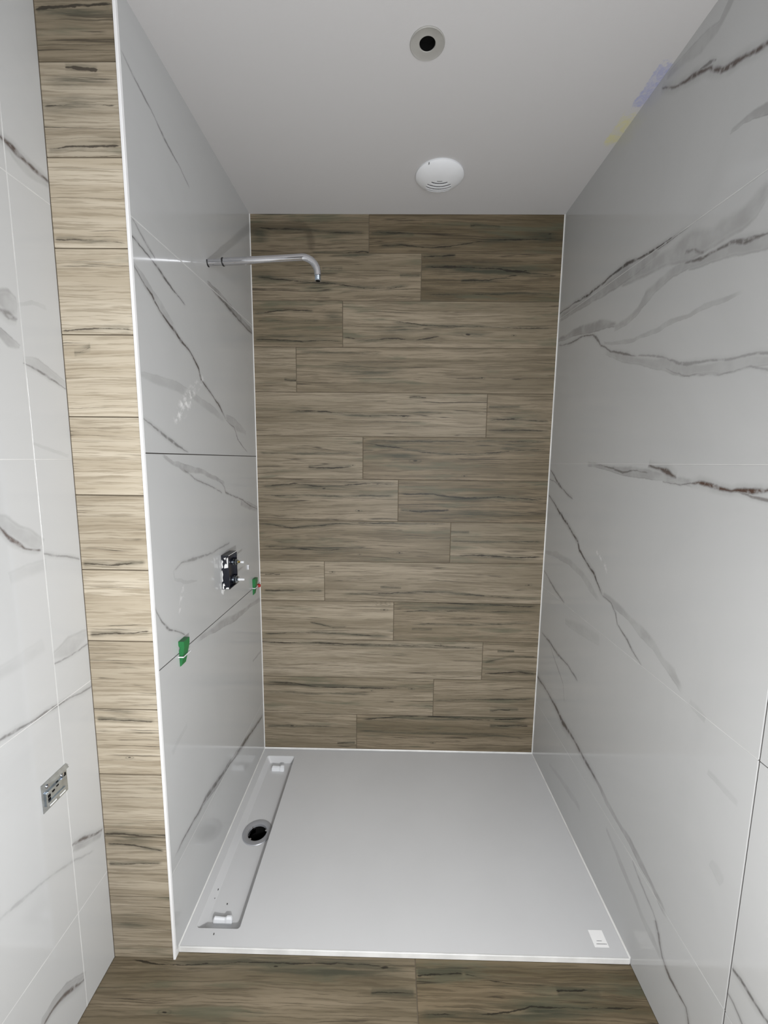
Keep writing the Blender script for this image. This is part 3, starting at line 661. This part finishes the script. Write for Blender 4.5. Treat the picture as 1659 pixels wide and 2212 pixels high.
# ------------------------------------------------------------ shower tray with sunken channel
tray = thing('shower_tray', (W / 2, -T / 2, FZ), 'white shower tray with a long sunken drain channel along the left wall', 'shower tray')
CX0, CX1, CY0, CY1, CZ = .030, .170, -.823, -.051, -.032
DC = (.106, -.450); DR = .0595
def rrect(x0, x1, y0, y1, r, z, n=5):
    out = []
    for cx, cy, a0 in ((x1 - r, y1 - r, 0), (x0 + r, y1 - r, 90), (x0 + r, y0 + r, 180), (x1 - r, y0 + r, 270)):
        for i in range(n + 1):
            a = math.radians(a0 + 90 * i / n); out.append(Vector((cx + r * math.cos(a), cy + r * math.sin(a), z)))
    return out
def tray_mesh():
    bm = bmesh.new()
    def loop(pts): return [bm.verts.new(p) for p in pts]
    def bridge(a, b_):
        n = len(a)
        for i in range(n): bm.faces.new((a[i], a[(i + 1) % n], b_[(i + 1) % n], b_[i]))
    rim = rrect(CX0, CX1, CY0, CY1, .010, 0)
    rim2 = rrect(CX0 + .0015, CX1 - .0015, CY0 + .0015, CY1 - .0015, .009, -.0016)
    # outer outline has the same vertex count: corners repeated onto the rectangle
    def outer(z, ix=0.0):
        o = []
        X0, X1, Y0, Y1 = ix, W - ix, -T + ix, -ix
        corners = ((X1, Y1), (X0, Y1), (X0, Y0), (X1, Y0)); pts = rim
        for ci, (cx, cy) in enumerate(corners):
            for i in range(6):
                if i < 3: q = (cx, pts[ci * 6 + i].y) if ci in (0, 2) else (pts[ci * 6 + i].x, cy)
                else: q = (pts[ci * 6 + i].x, cy) if ci in (0, 2) else (cx, pts[ci * 6 + i].y)
                if i in (2, 3): q = (cx, cy) if i == 2 else q
                o.append(Vector((q[0], q[1], z)))
        return o
    o1 = loop(outer(0)); r1 = loop(rim); r2 = loop(rim2)
    bridge(o1, r1); bridge(r1, r2)
    fl = rrect(CX0 + .017, CX1 - .006, CY0 + .006, CY1 - .010, .008, CZ)
    # channel walls, then a floor with the round waste opening
    f1 = loop(fl); bridge(r2, f1)
    n = len(fl)
    hole = []
    for q in fl:
        a = math.atan2((q.y - DC[1]) * .35, q.x - DC[0]); hole.append(a)
    hv = []
    # even spacing by order, keeps the fan clean
    base = math.atan2(fl[0].y - DC[1], fl[0].x - DC[0])
    N_ = 48
    circ = [bm.verts.new((DC[0] + (DR - .006) * math.cos(2*math.pi*k/N_), DC[1] + (DR - .006) * math.sin(2*math.pi*k/N_), CZ)) for k in range(N_)]
    mid = []
    for k in range(N_):
        a = 2*math.pi*k/N_; dx, dy = math.cos(a), math.sin(a)
        fx0, fx1 = CX0 + .017, CX1 - .006
        s = 1e9
        if dx > 1e-6: s = min(s, (fx1 - DC[0]) / dx)
        if dx < -1e-6: s = min(s, (fx0 - DC[0]) / dx)
        if abs(dy) > 1e-6: s = min(s, .075 / abs(dy))
        mid.append(bm.verts.new((DC[0] + dx * s, DC[1] + dy * s, CZ)))
    for k in range(N_): bm.faces.new((circ[k], mid[k], mid[(k+1) % N_], circ[(k+1) % N_]))
    fx0, fx1 = CX0 + .017, CX1 - .006
    up = [bm.verts.new(q) for q in ((fx0, DC[1] + .075, CZ), (fx1, DC[1] + .075, CZ))]
    topl = [f1[i] for i in range(0, 12)]
    bm.faces.new(topl + [up[0], up[1]])
    dn = [bm.verts.new(q) for q in ((fx0, DC[1] - .075, CZ), (fx1, DC[1] - .075, CZ))]
    botl = [f1[i] for i in range(12, 24)]
    bm.faces.new(botl + [dn[1], dn[0]])
    # corners of the square left out by the mid ring
    for sx in (fx0, fx1):
        for sy in (-1, 1):
            c = bm.verts.new((sx, DC[1] + sy * .075, CZ))
            near = sorted([v for v in mid if (v.co.y - DC[1]) * sy > 0 and (abs(v.co.x - sx) < 1e-5 or abs(abs(v.co.y - DC[1]) - .075) < 1e-5) and (v.co.x - DC[0]) * (sx - DC[0]) >= -1e-6], key=lambda v: (v.co - c.co).length)
            a_ = [v for v in near if abs(v.co.x - sx) < 1e-5][:1]; b__ = [v for v in near if abs(abs(v.co.y - DC[1]) - .075) < 1e-5][:1]
            if a_ and b__ and a_[0] is not b__[0]: bm.faces.new((c, a_[0], b__[0]))
    # well below the waste
    deep = [bm.verts.new((v.co.x, v.co.y, CZ - .012)) for v in circ]
    for k in range(N_): bm.faces.new((circ[k], circ[(k+1) % N_], deep[(k+1) % N_], deep[k]))
    # front lip and sides
    bt = loop(outer(FZ + .0005)); bridge(bt, o1)
    bmesh.ops.remove_doubles(bm, verts=bm.verts[:], dist=1e-6)
    return bm
tb = link('basin', tray_mesh(), M_TRAY, tray)
link('front_lip', box((.0012, -T - .0022, FZ + .0004), (W - .002, -T + .002, .0008)), M_SEAL, tray, bevel=.0008)
# waste ring with three lugs, dark bore, inner sleeve
ring = link('drain_ring', lathe((DC[0], DC[1], CZ), (0, 0, 1), [(0.0006, DR), (.0030, DR - .0015), (.0034, DR - .004), (.0022, DR - .018), (.0008, DR - .0215), (-.010, DR - .0225), (-.010, DR - .010), (-.0004, DR - .008), (.0002, DR)], 64, cap0=False, cap1=False), M_RING, tray, smooth=True)
for k, a in enumerate((140, 20, 235)):
    a = math.radians(a); cx, cy = DC[0] + math.cos(a) * (DR - .024), DC[1] + math.sin(a) * (DR - .024)
    lg = link('lug', lathe((cx, cy, CZ - .006), (0, 0, 1), [(0, .0048), (.0055, .0048), (.0062, .004), (.0062, .0018), (.0035, .0017), (.0035, 0)], 16), M_CHROME, ring, smooth=True)
link('bore', lathe((DC[0], DC[1], CZ - .085), (0, 0, 1), [(0, .0001), (0, .037), (.077, .037)], 48, cap0=False, cap1=False), M_BLACK, tray)
def arc_strip(c, r, z0, z1, a0, a1, th, n=14):
    bm = bmesh.new(); rg = []
    for i in range(n + 1):
        a = math.radians(a0 + (a1 - a0) * i / n); ca, sa = math.cos(a), math.sin(a)
        rg.append([bm.verts.new((c[0] + ca * q, c[1] + sa * q, zz)) for q, zz in ((r, z0), (r, z1), (r - th, z1), (r - th, z0))])
    for a, b_ in zip(rg, rg[1:]):
        for k in range(4): bm.faces.new((a[k], b_[k], b_[(k+1) % 4], a[(k+1) % 4]))
    bm.faces.new(rg[0]); bm.faces.new(rg[-1][::-1]); return bm
link('sleeve', arc_strip(DC, .0365, CZ - .030, CZ - .012, 120, 190, .0025), M_CHROME, tray, smooth=True)
# two clip blocks that carry the channel cover
def clip(y, s):
    bm = bmesh.new(); x0, x1 = .068, .130; d = .0125 * s
    # small ledge: sloped front face, raised right knob
    prof = [(y - d * .55, CZ), (y + d * .55, CZ), (y + d * .45, CZ + .021), (y + d * .05, CZ + .021), (y - d * .35, CZ + .017)]
    xs = [x0, x0 + .004, x0 + .038, x0 + .045, x1 - .003, x1]
    sc = [.8, 1.0, .88, 1.12, 1.12, .85]
    rg = [[bm.verts.new((x, y + (p[0] - y) * k, CZ + (p[1] - CZ) * k)) for p in prof] for x, k in zip(xs, sc)]
    for a, b_ in zip(rg, rg[1:]):
        for k in range(5): bm.faces.new((a[k], b_[k], b_[(k+1) % 5], a[(k+1) % 5]))
    bm.faces.new(rg[0][::-1]); bm.faces.new(rg[-1])
    o = link('cover_support', bm, M_WPLAST, tray, smooth=False); return o
clip(-.783, .85); clip(-.108, 1.25)

# bits of grit lying in and beside the channel
def speck(px, z, r, i):
    q = on_plane(px, 2, z)
    bm = bmesh.new(); bmesh.ops.create_icosphere(bm, subdivisions=1, radius=r)
    for k, v in enumerate(bm.verts):
        v.co.x *= .8 + .35 * math.sin(k * 3.1 + i); v.co.y *= 1.5 + .4 * math.sin(k + i * 2); v.co.z = max(v.co.z, -r * .45) * .7
        v.co += Vector((q.x, q.y, z + r * .32))
    o = link('grit_speck', bm, M_DIRT); return o
for i, (px, z, r, lab) in enumerate([
    ((471, 1922), -.024, .0028, 'largest dark grit speck, on the left slope of the tray channel'),
    ((491, 1953), CZ, .0024, 'dark grit speck in the channel just behind the front clip block'),
    ((464, 1941), -.022, .0014, 'tiny grit speck left of the other specks in the channel'),
    ((462, 2018), 0.0, .0020, 'dark grit speck on the tray in front of the channel')]):
    info(speck(px, z, r, i), lab, 'debris', group='grit specks on the shower tray')

# sticker on the tray (its printed code left off), a row of small print under the blank square
st = thing('sticker', (1.309, -.822, .0), 'small white sticker with grey print on the tray by the right wall', 'sticker')
link('label_sheet', box((1.288, -.846, .0001), (1.332, -.799, .0005)), M_PAPER, st)
for i in range(9):
    link('print_line', box((1.297 + i * .0036, -.8385, .0005), (1.2995 + i * .0036, -.8365, .0006)), M_INK, st)
link('print_line', box((1.301, -.830, .0005), (1.317, -.8288, .0006)), M_INK, st)

# ------------------------------------------------------------ shower arm
AY, AZ = -.454, 2.158
arm = thing('shower_pipe', (0, AY, AZ), 'chrome shower arm sticking out of the left wall and bent down at its tip', 'shower arm')
path = [(.0, AY, AZ), (.05, AY, AZ + .002)]
link('wall_nipple', tube([(-.004, AY, AZ - .0005), (.053, AY, AZ + .0022)], .0108), M_CHROME, arm, smooth=True)
R_ = .052; xe = .377; zt = AZ + .017
P_ = [(.052, AY, AZ + .0024), (.15, AY, AZ + .0075), (.25, AY, AZ + .0125), (xe - R_, AY, zt)]
for i in range(1, 15):
    a = math.radians(90 - 90 * i / 14 * .985); P_.append((xe - R_ + R_ * math.cos(a), AY, zt - R_ + R_ * math.sin(a)))
P_ += [(xe + .0005, AY, zt - R_ - .006)]
link('tube', tube(P_, .0122, 28), M_CHROME, arm, smooth=True)
link('rubber_ring', lathe((.050, AY, AZ + .0022), (1, 0, .04), [(0, .010), (0, .0132), (.001, .0138), (.0042, .0138), (.0052, .0132), (.0052, .010)], 32), M_RUBBER, arm, smooth=True)
th = [(0, .0095)]
for i in range(7): th += [(.0006 + i * .0022, .0108), (.0017 + i * .0022, .0096)]
link('thread', lathe((xe + .0005, AY, zt - R_ - .006), (0, 0, -1), th + [(.017, .0106), (.017, .007)], 28), M_STEEL, arm, smooth=False)
link('end_opening', lathe((xe + .0005, AY, zt - R_ - .0225), (0, 0, -1), [(0, .0075), (.0012, .0075)], 24), M_BLACK, arm)
def torus_piece(c, R, r, a0, a1, ax='x', n=20, m=8):
    bm = bmesh.new(); rg = []
    for i in range(n + 1):
        a = math.radians(a0 + (a1 - a0) * i / n); d = Vector((0, math.cos(a), math.sin(a)))
        rg.append([bm.verts.new(Vector(c) + d * (R + r * math.cos(2*math.pi*k/m)) + Vector((1, 0, 0)) * r * math.sin(2*math.pi*k/m)) for k in range(m)])
    for a, b_ in zip(rg, rg[1:]):
        for k in range(m): bm.faces.new((a[k], b_[k], b_[(k+1) % m], a[(k+1) % m]))
    bm.faces.new(rg[0][::-1]); bm.faces.new(rg[-1]); return bm
link('wall_gasket', torus_piece((.0012, AY, AZ - .001), .0122, .0014, 150, 300), M_RUBBER, arm, smooth=True)

# ------------------------------------------------------------ valve box with two spindles
BX, BY0, BY1, BZ0, BZ1 = .029, -.446, -.362, .998, 1.130
valve = thing('shower_valve', (0, -.404, 1.064), 'black concealed shower valve box with two bare spindles on the left wall', 'shower valve')
bxm = bmesh.new(); x_in = .0005; wl_ = .0035
add_box(bxm, (x_in, BY0, BZ0), (BX - .012, BY1, BZ1))
add_box(bxm, (BX - .012, BY0, BZ0), (BX, BY0 + wl_, BZ1)); add_box(bxm, (BX - .012, BY1 - wl_, BZ0), (BX, BY1, BZ1))
add_box(bxm, (BX - .012, BY0 + wl_, BZ0), (BX, BY1 - wl_, BZ0 + wl_)); add_box(bxm, (BX - .012, BY0 + wl_, BZ1 - wl_), (BX, BY1 - wl_, BZ1))
link('box_body', bxm, M_BOX, valve)
def blob(pts, d):
    return slab(pts, d)
yb = BY0 - .0001
smears = [[(.002,1.001),(.008,.9995),(.007,1.010),(.012,1.013),(.008,1.022),(.004,1.018)],
          [(.001,1.026),(.005,1.031),(.0035,1.044),(.006,1.056),(.003,1.072),(.001,1.068)],
          [(.002,1.079),(.007,1.084),(.0045,1.098),(.008,1.106),(.003,1.113),(.001,1.097)],
          [(.011,1.080),(.026,1.083),(.027,1.122),(.021,1.118),(.022,1.096),(.016,1.098),(.012,1.091)],
          [(.013,.9995),(.027,1.000),(.025,1.006),(.017,1.005)],
          [(.016,1.112),(.019,1.122),(.010,1.119)]]
for s in smears:
    link('plaster_smear', slab([(a, yb, z) for a, z in s], (0, -.0006, 0)), M_TAPE, valve)
link('rim', box((BX, BY0, BZ1 - .002), (BX + .0006, BY1, BZ1)), M_TAPE, valve)
def spindle(y, z, brass, big):
    r = .0135 * big
    hub = link('collar', lathe((BX - .010, y, z), (1, 0, 0), [(0, r * .95), (.004, r), (.006, r), (.0065, r * .82), (.0085, r * .82), (.009, r), (.015, r), (.0165, r * .8), (.022, r * .8), (.0235, r * .55)], 32), M_STEEL, valve, smooth=True)
    x = BX + .013
    if brass:
        link('stem', lathe((x, y, z), (1, 0, 0), [(0, .0042), (.010, .0042), (.010, .0034), (.014, .0034)], 16), M_BRASS, valve, smooth=False)
        link('stem_cap', lathe((x + .008, y, z - .0004), (1, 0, 0), [(0, .0036), (.002, .0046), (.012, .0050), (.014, .0042), (.015, .0001)], 16), M_WPLAST, valve, smooth=True)
    else:
        link('stem_cap', lathe((x, y, z), (1, 0, 0), [(0, .0060), (.004, .0055), (.006, .0048), (.020, .0046), (.022, .0040), (.0235, .0001)], 16), M_WPLAST, valve, smooth=True)
spindle(-.386, 1.0905, True, .86); spindle(-.386, 1.020, False, 1.12)
link('plaster_smear', slab([(.0004, -.452, .985), (.0004, -.440, .975), (.0004, -.434, .985), (.0004, -.425, .990), (.0004, -.424, .998), (.0004, -.450, .998)], (.0012, 0, 0)), M_TAPE, valve)
# plastic stub right of the valve
stub = thing('tile_clip_stub', (0, -.164, 1.01), 'small white plastic stub on the marble tile right of the valve box', 'plastic clip')
link('stub_plate', box((.0, -.168, .999), (.006, -.161, 1.021)), M_WPLAST, stub, bevel=.001)
link('slot', box((.0058, -.1665, 1.001), (.0064, -.1635, 1.015)), M_INK, stub)

# ------------------------------------------------------------ green levelling wedges with white clips
def wedge(y, zc, hgt, wd, tk, label, notch, z_clip):
    t = thing('levelling_wedge', (0, y, zc), label, 'tile wedge', 'green tile levelling wedges')
    z0, z1 = zc - hgt * .55, zc + hgt * .45; g0 = .0004
    bm = bmesh.new()
    prof = [(g0, z0), (tk * .32, z0 + .004), (tk * .62, z_clip - .006), (tk, z1 - hgt * .22), (tk, z1), (g0, z1)]
    if notch:
        zz = z1 - hgt * .27; prof = prof[:4] + [(tk, z1), (g0, z1), (g0, zz + .007), (g0 + tk * .20, zz + .003), (g0 + tk * .20, zz - .003), (g0, zz - .008)]
    def ring(yy, taper):
        return [bm.verts.new((x, yy + (0 if not taper else taper * (1 - (z - z0) / hgt)), z)) for x, z in prof]
    a = ring(y - wd / 2, wd * .10); b_ = ring(y + wd / 2, -wd * .18); n = len(prof)
    bm.faces.new(a); bm.faces.new(b_[::-1])
    for i in range(n): bm.faces.new((a[i], a[(i+1) % n], b_[(i+1) % n], b_[i]))
    link('wedge_body', bm, M_GREEN, t, bevel=0)
    # the clip bridges over the wedge
    c = bmesh.new(); x1 = tk * .80 + .003
    y0, y1 = y - wd * .62, y + wd * .62
    add_box(c, (x1 - .0016, y0, z_clip - .0016), (x1, y1, z_clip + .0016))
    add_box(c, (g0, y0, z_clip - .0016), (x1 - .0016, y0 + .0015, z_clip + .0016)); add_box(c, (g0, y1 - .0015, z_clip - .0016), (x1 - .0016, y1, z_clip + .0016))
    link('clip', c, M_WPLAST, t)
    tabm = bmesh.new()
    q = [(x1 - .001, y1 - .002, z_clip - .0014), (x1 + .001, y1 - .002, z_clip + .0014), (g0 + .006, y1 + .020, z_clip + .005), (g0 + .004, y1 + .020, z_clip + .001)]
    return t
wedge(-.762, .906, .082, .036, .0175, 'larger green wedge under a white clip near the front edge of the left wall', True, .8955)
wedge(-.093, .902, .078, .034, .0150, 'smaller green wedge by the back corner, next to a red knob', False, .8945)
rk = thing('red_peg', (0, -.045, .888), 'small red plastic peg at the tile joint in the back left corner', 'plastic peg')
link('knob', lathe((.0004, -.045, .887), (1, 0, 0), [(0, .006), (.006, .008), (.013, .0085), (.016, .006), (.017, .0001)], 20), M_RED, rk, smooth=True)
link('stalk', box((.0004, -.060, .881), (.0035, -.034, .884)), M_WPLAST, rk)

# ------------------------------------------------------------ metal fixing box in the outer left wall
SX = -CL
sk = thing('metal_fixing_plate', (SX, -1.041, .679), 'zinc metal fixing plate set in the outer left marble wall', 'metal plate')
link('plate', box((SX + .0003, -1.079, .643), (SX + .0022, -1.003, .715)), M_STEEL, sk, bevel=.0006)
bm = bmesh.new()
add_box(bm, (SX + .0022, -1.068, .655), (SX + .0060, -1.012, .662)); add_box(bm, (SX + .0022, -1.068, .688), (SX + .0075, -1.012, .6915))
add_box(bm, (SX + .0022, -1.0715, .655), (SX + .0070, -1.068, .6915))
link('folded_rib', bm, M_STEEL, sk, bevel=.0008)
link('folded_lip', slab([(SX + .0022, -1.079, .7149), (SX + .0022, -1.003, .7149), (SX + .009, -1.003, .707), (SX + .009, -1.050, .707)], (-.001, 0, .0012)), M_STEEL, sk)
for a in ((-1.064, .672, .008, .0065), (-1.064, .6635, .008, .006), (-1.050, .676, .007, .004), (-1.037, .680, .006, .013), (-1.013, .688, .006, .008)):
    link('slot', box((SX + .0021, a[0], a[1]), (SX + .0030, a[0] + a[2], a[1] + a[3])), M_BLACK, sk)
for y, z in ((-1.062, .703), (-1.022, .706), (-1.018, .696)):
    s = link('screw', lathe((SX + .002, y, z), (1, 0, 0), [(0, .0046), (.0022, .0046), (.0034, .003), (.0036, .0001)], 18), M_CHROME, sk, smooth=True)
link('slotted_hole', box((SX + .0021, -1.060, .6475), (SX + .0026, -1.040, .6510)), M_TAPE, sk)
link('slotted_hole', box((SX + .0021, -1.030, .6475), (SX + .0026, -1.012, .6510)), M_TAPE, sk)

# ------------------------------------------------------------ ceiling fittings
lf = thing('ceiling_ring', (HOLE[0], HOLE[1], H), 'flat grey round ceiling ring around a dark cable hole', 'ceiling fitting')
link('ring_plate', lathe((HOLE[0], HOLE[1], H), (0, 0, -1), [(.0002, .045), (.0022, .0448), (.0032, .0435), (.0018, .040), (.0018, .0215), (.0006, .0206), (-.02, .0204)], 64, cap0=False, cap1=False), M_GPLAST, lf, smooth=True)
link('hole_lining', lathe((HOLE[0], HOLE[1], H), (0, 0, 1), [(.0185, .0001), (.0185, .0200), (-.0004, .0200)], 48, cap0=False, cap1=False), M_BLACK, lf)
VX, VY = .806, -.250
vent = thing('extract_vent', (VX, VY, H), 'white domed round vent with curved slots on the ceiling by the back wall', 'vent')
DOME = [(.0, .0255), (.024, .0248), (.046, .0225), (.066, .0180), (.080, .0125), (.087, .0085), (.0905, .0055)]
link('dome', lathe((VX, VY, H), (0, 0, -1), [(.0002, .090)] + [(h, r) if r else (h, .0001) for r, h in reversed(DOME)], 64, cap0=False), M_WPLAST, vent, smooth=True)
def zdome(r):
    for (r0, h0), (r1, h1) in zip(DOME, DOME[1:]):
        if r <= r1: return h0 + (h1 - h0) * (r - r0) / (r1 - r0)
    return 0.0
def louvre(off, halfw, out, th, mat, name):
    """curved lip lying on the dome, off metres behind its middle; bows away from the viewer"""
    bm = bmesh.new(); rg = []; n = 18; cy = VY - .075; R0 = .075 + off; ha = math.asin(min(.95, halfw / R0))
    for i in range(n + 1):
        a = math.pi / 2 - ha + 2 * ha * i / n; ca, sa = math.cos(a), math.sin(a)
        ends = min(1, min(i, n - i) / 2.0 + .15); row = []
        for q, dz in ((R0 - th, -.001), (R0 - th, out * ends), (R0 + th, out * ends + .0004), (R0 + th, -.001)):
            x, y = VX + ca * q, cy + sa * q
            row.append(bm.verts.new((x, y, H - zdome(math.hypot(x - VX, y - VY)) - dz)))
        rg.append(row)
    for a, b_ in zip(rg, rg[1:]):
        for k in range(4): bm.faces.new((a[k], b_[k], b_[(k+1) % 4], a[(k+1) % 4]))
    bm.faces.new(rg[0]); bm.faces.new(rg[-1][::-1])
    return link(name, bm, mat, vent, smooth=False)
for i, (off, hw_, sw) in enumerate(((-.006, .010, .0010), (.006, .030, .0022), (.025, .044, .0020), (.043, .048, .0018), (.059, .044, .0014))):
    louvre(off, hw_, .0006, sw, M_INK, 'slot')
    if i: louvre(off + .0066, hw_ + .002, .0026, .0034, M_WPLAST, 'louvre')
link('rim_notch', box((VX - .048, VY - .077, H - .0100), (VX - .045, VY - .069, H - .006)), M_INK, vent)
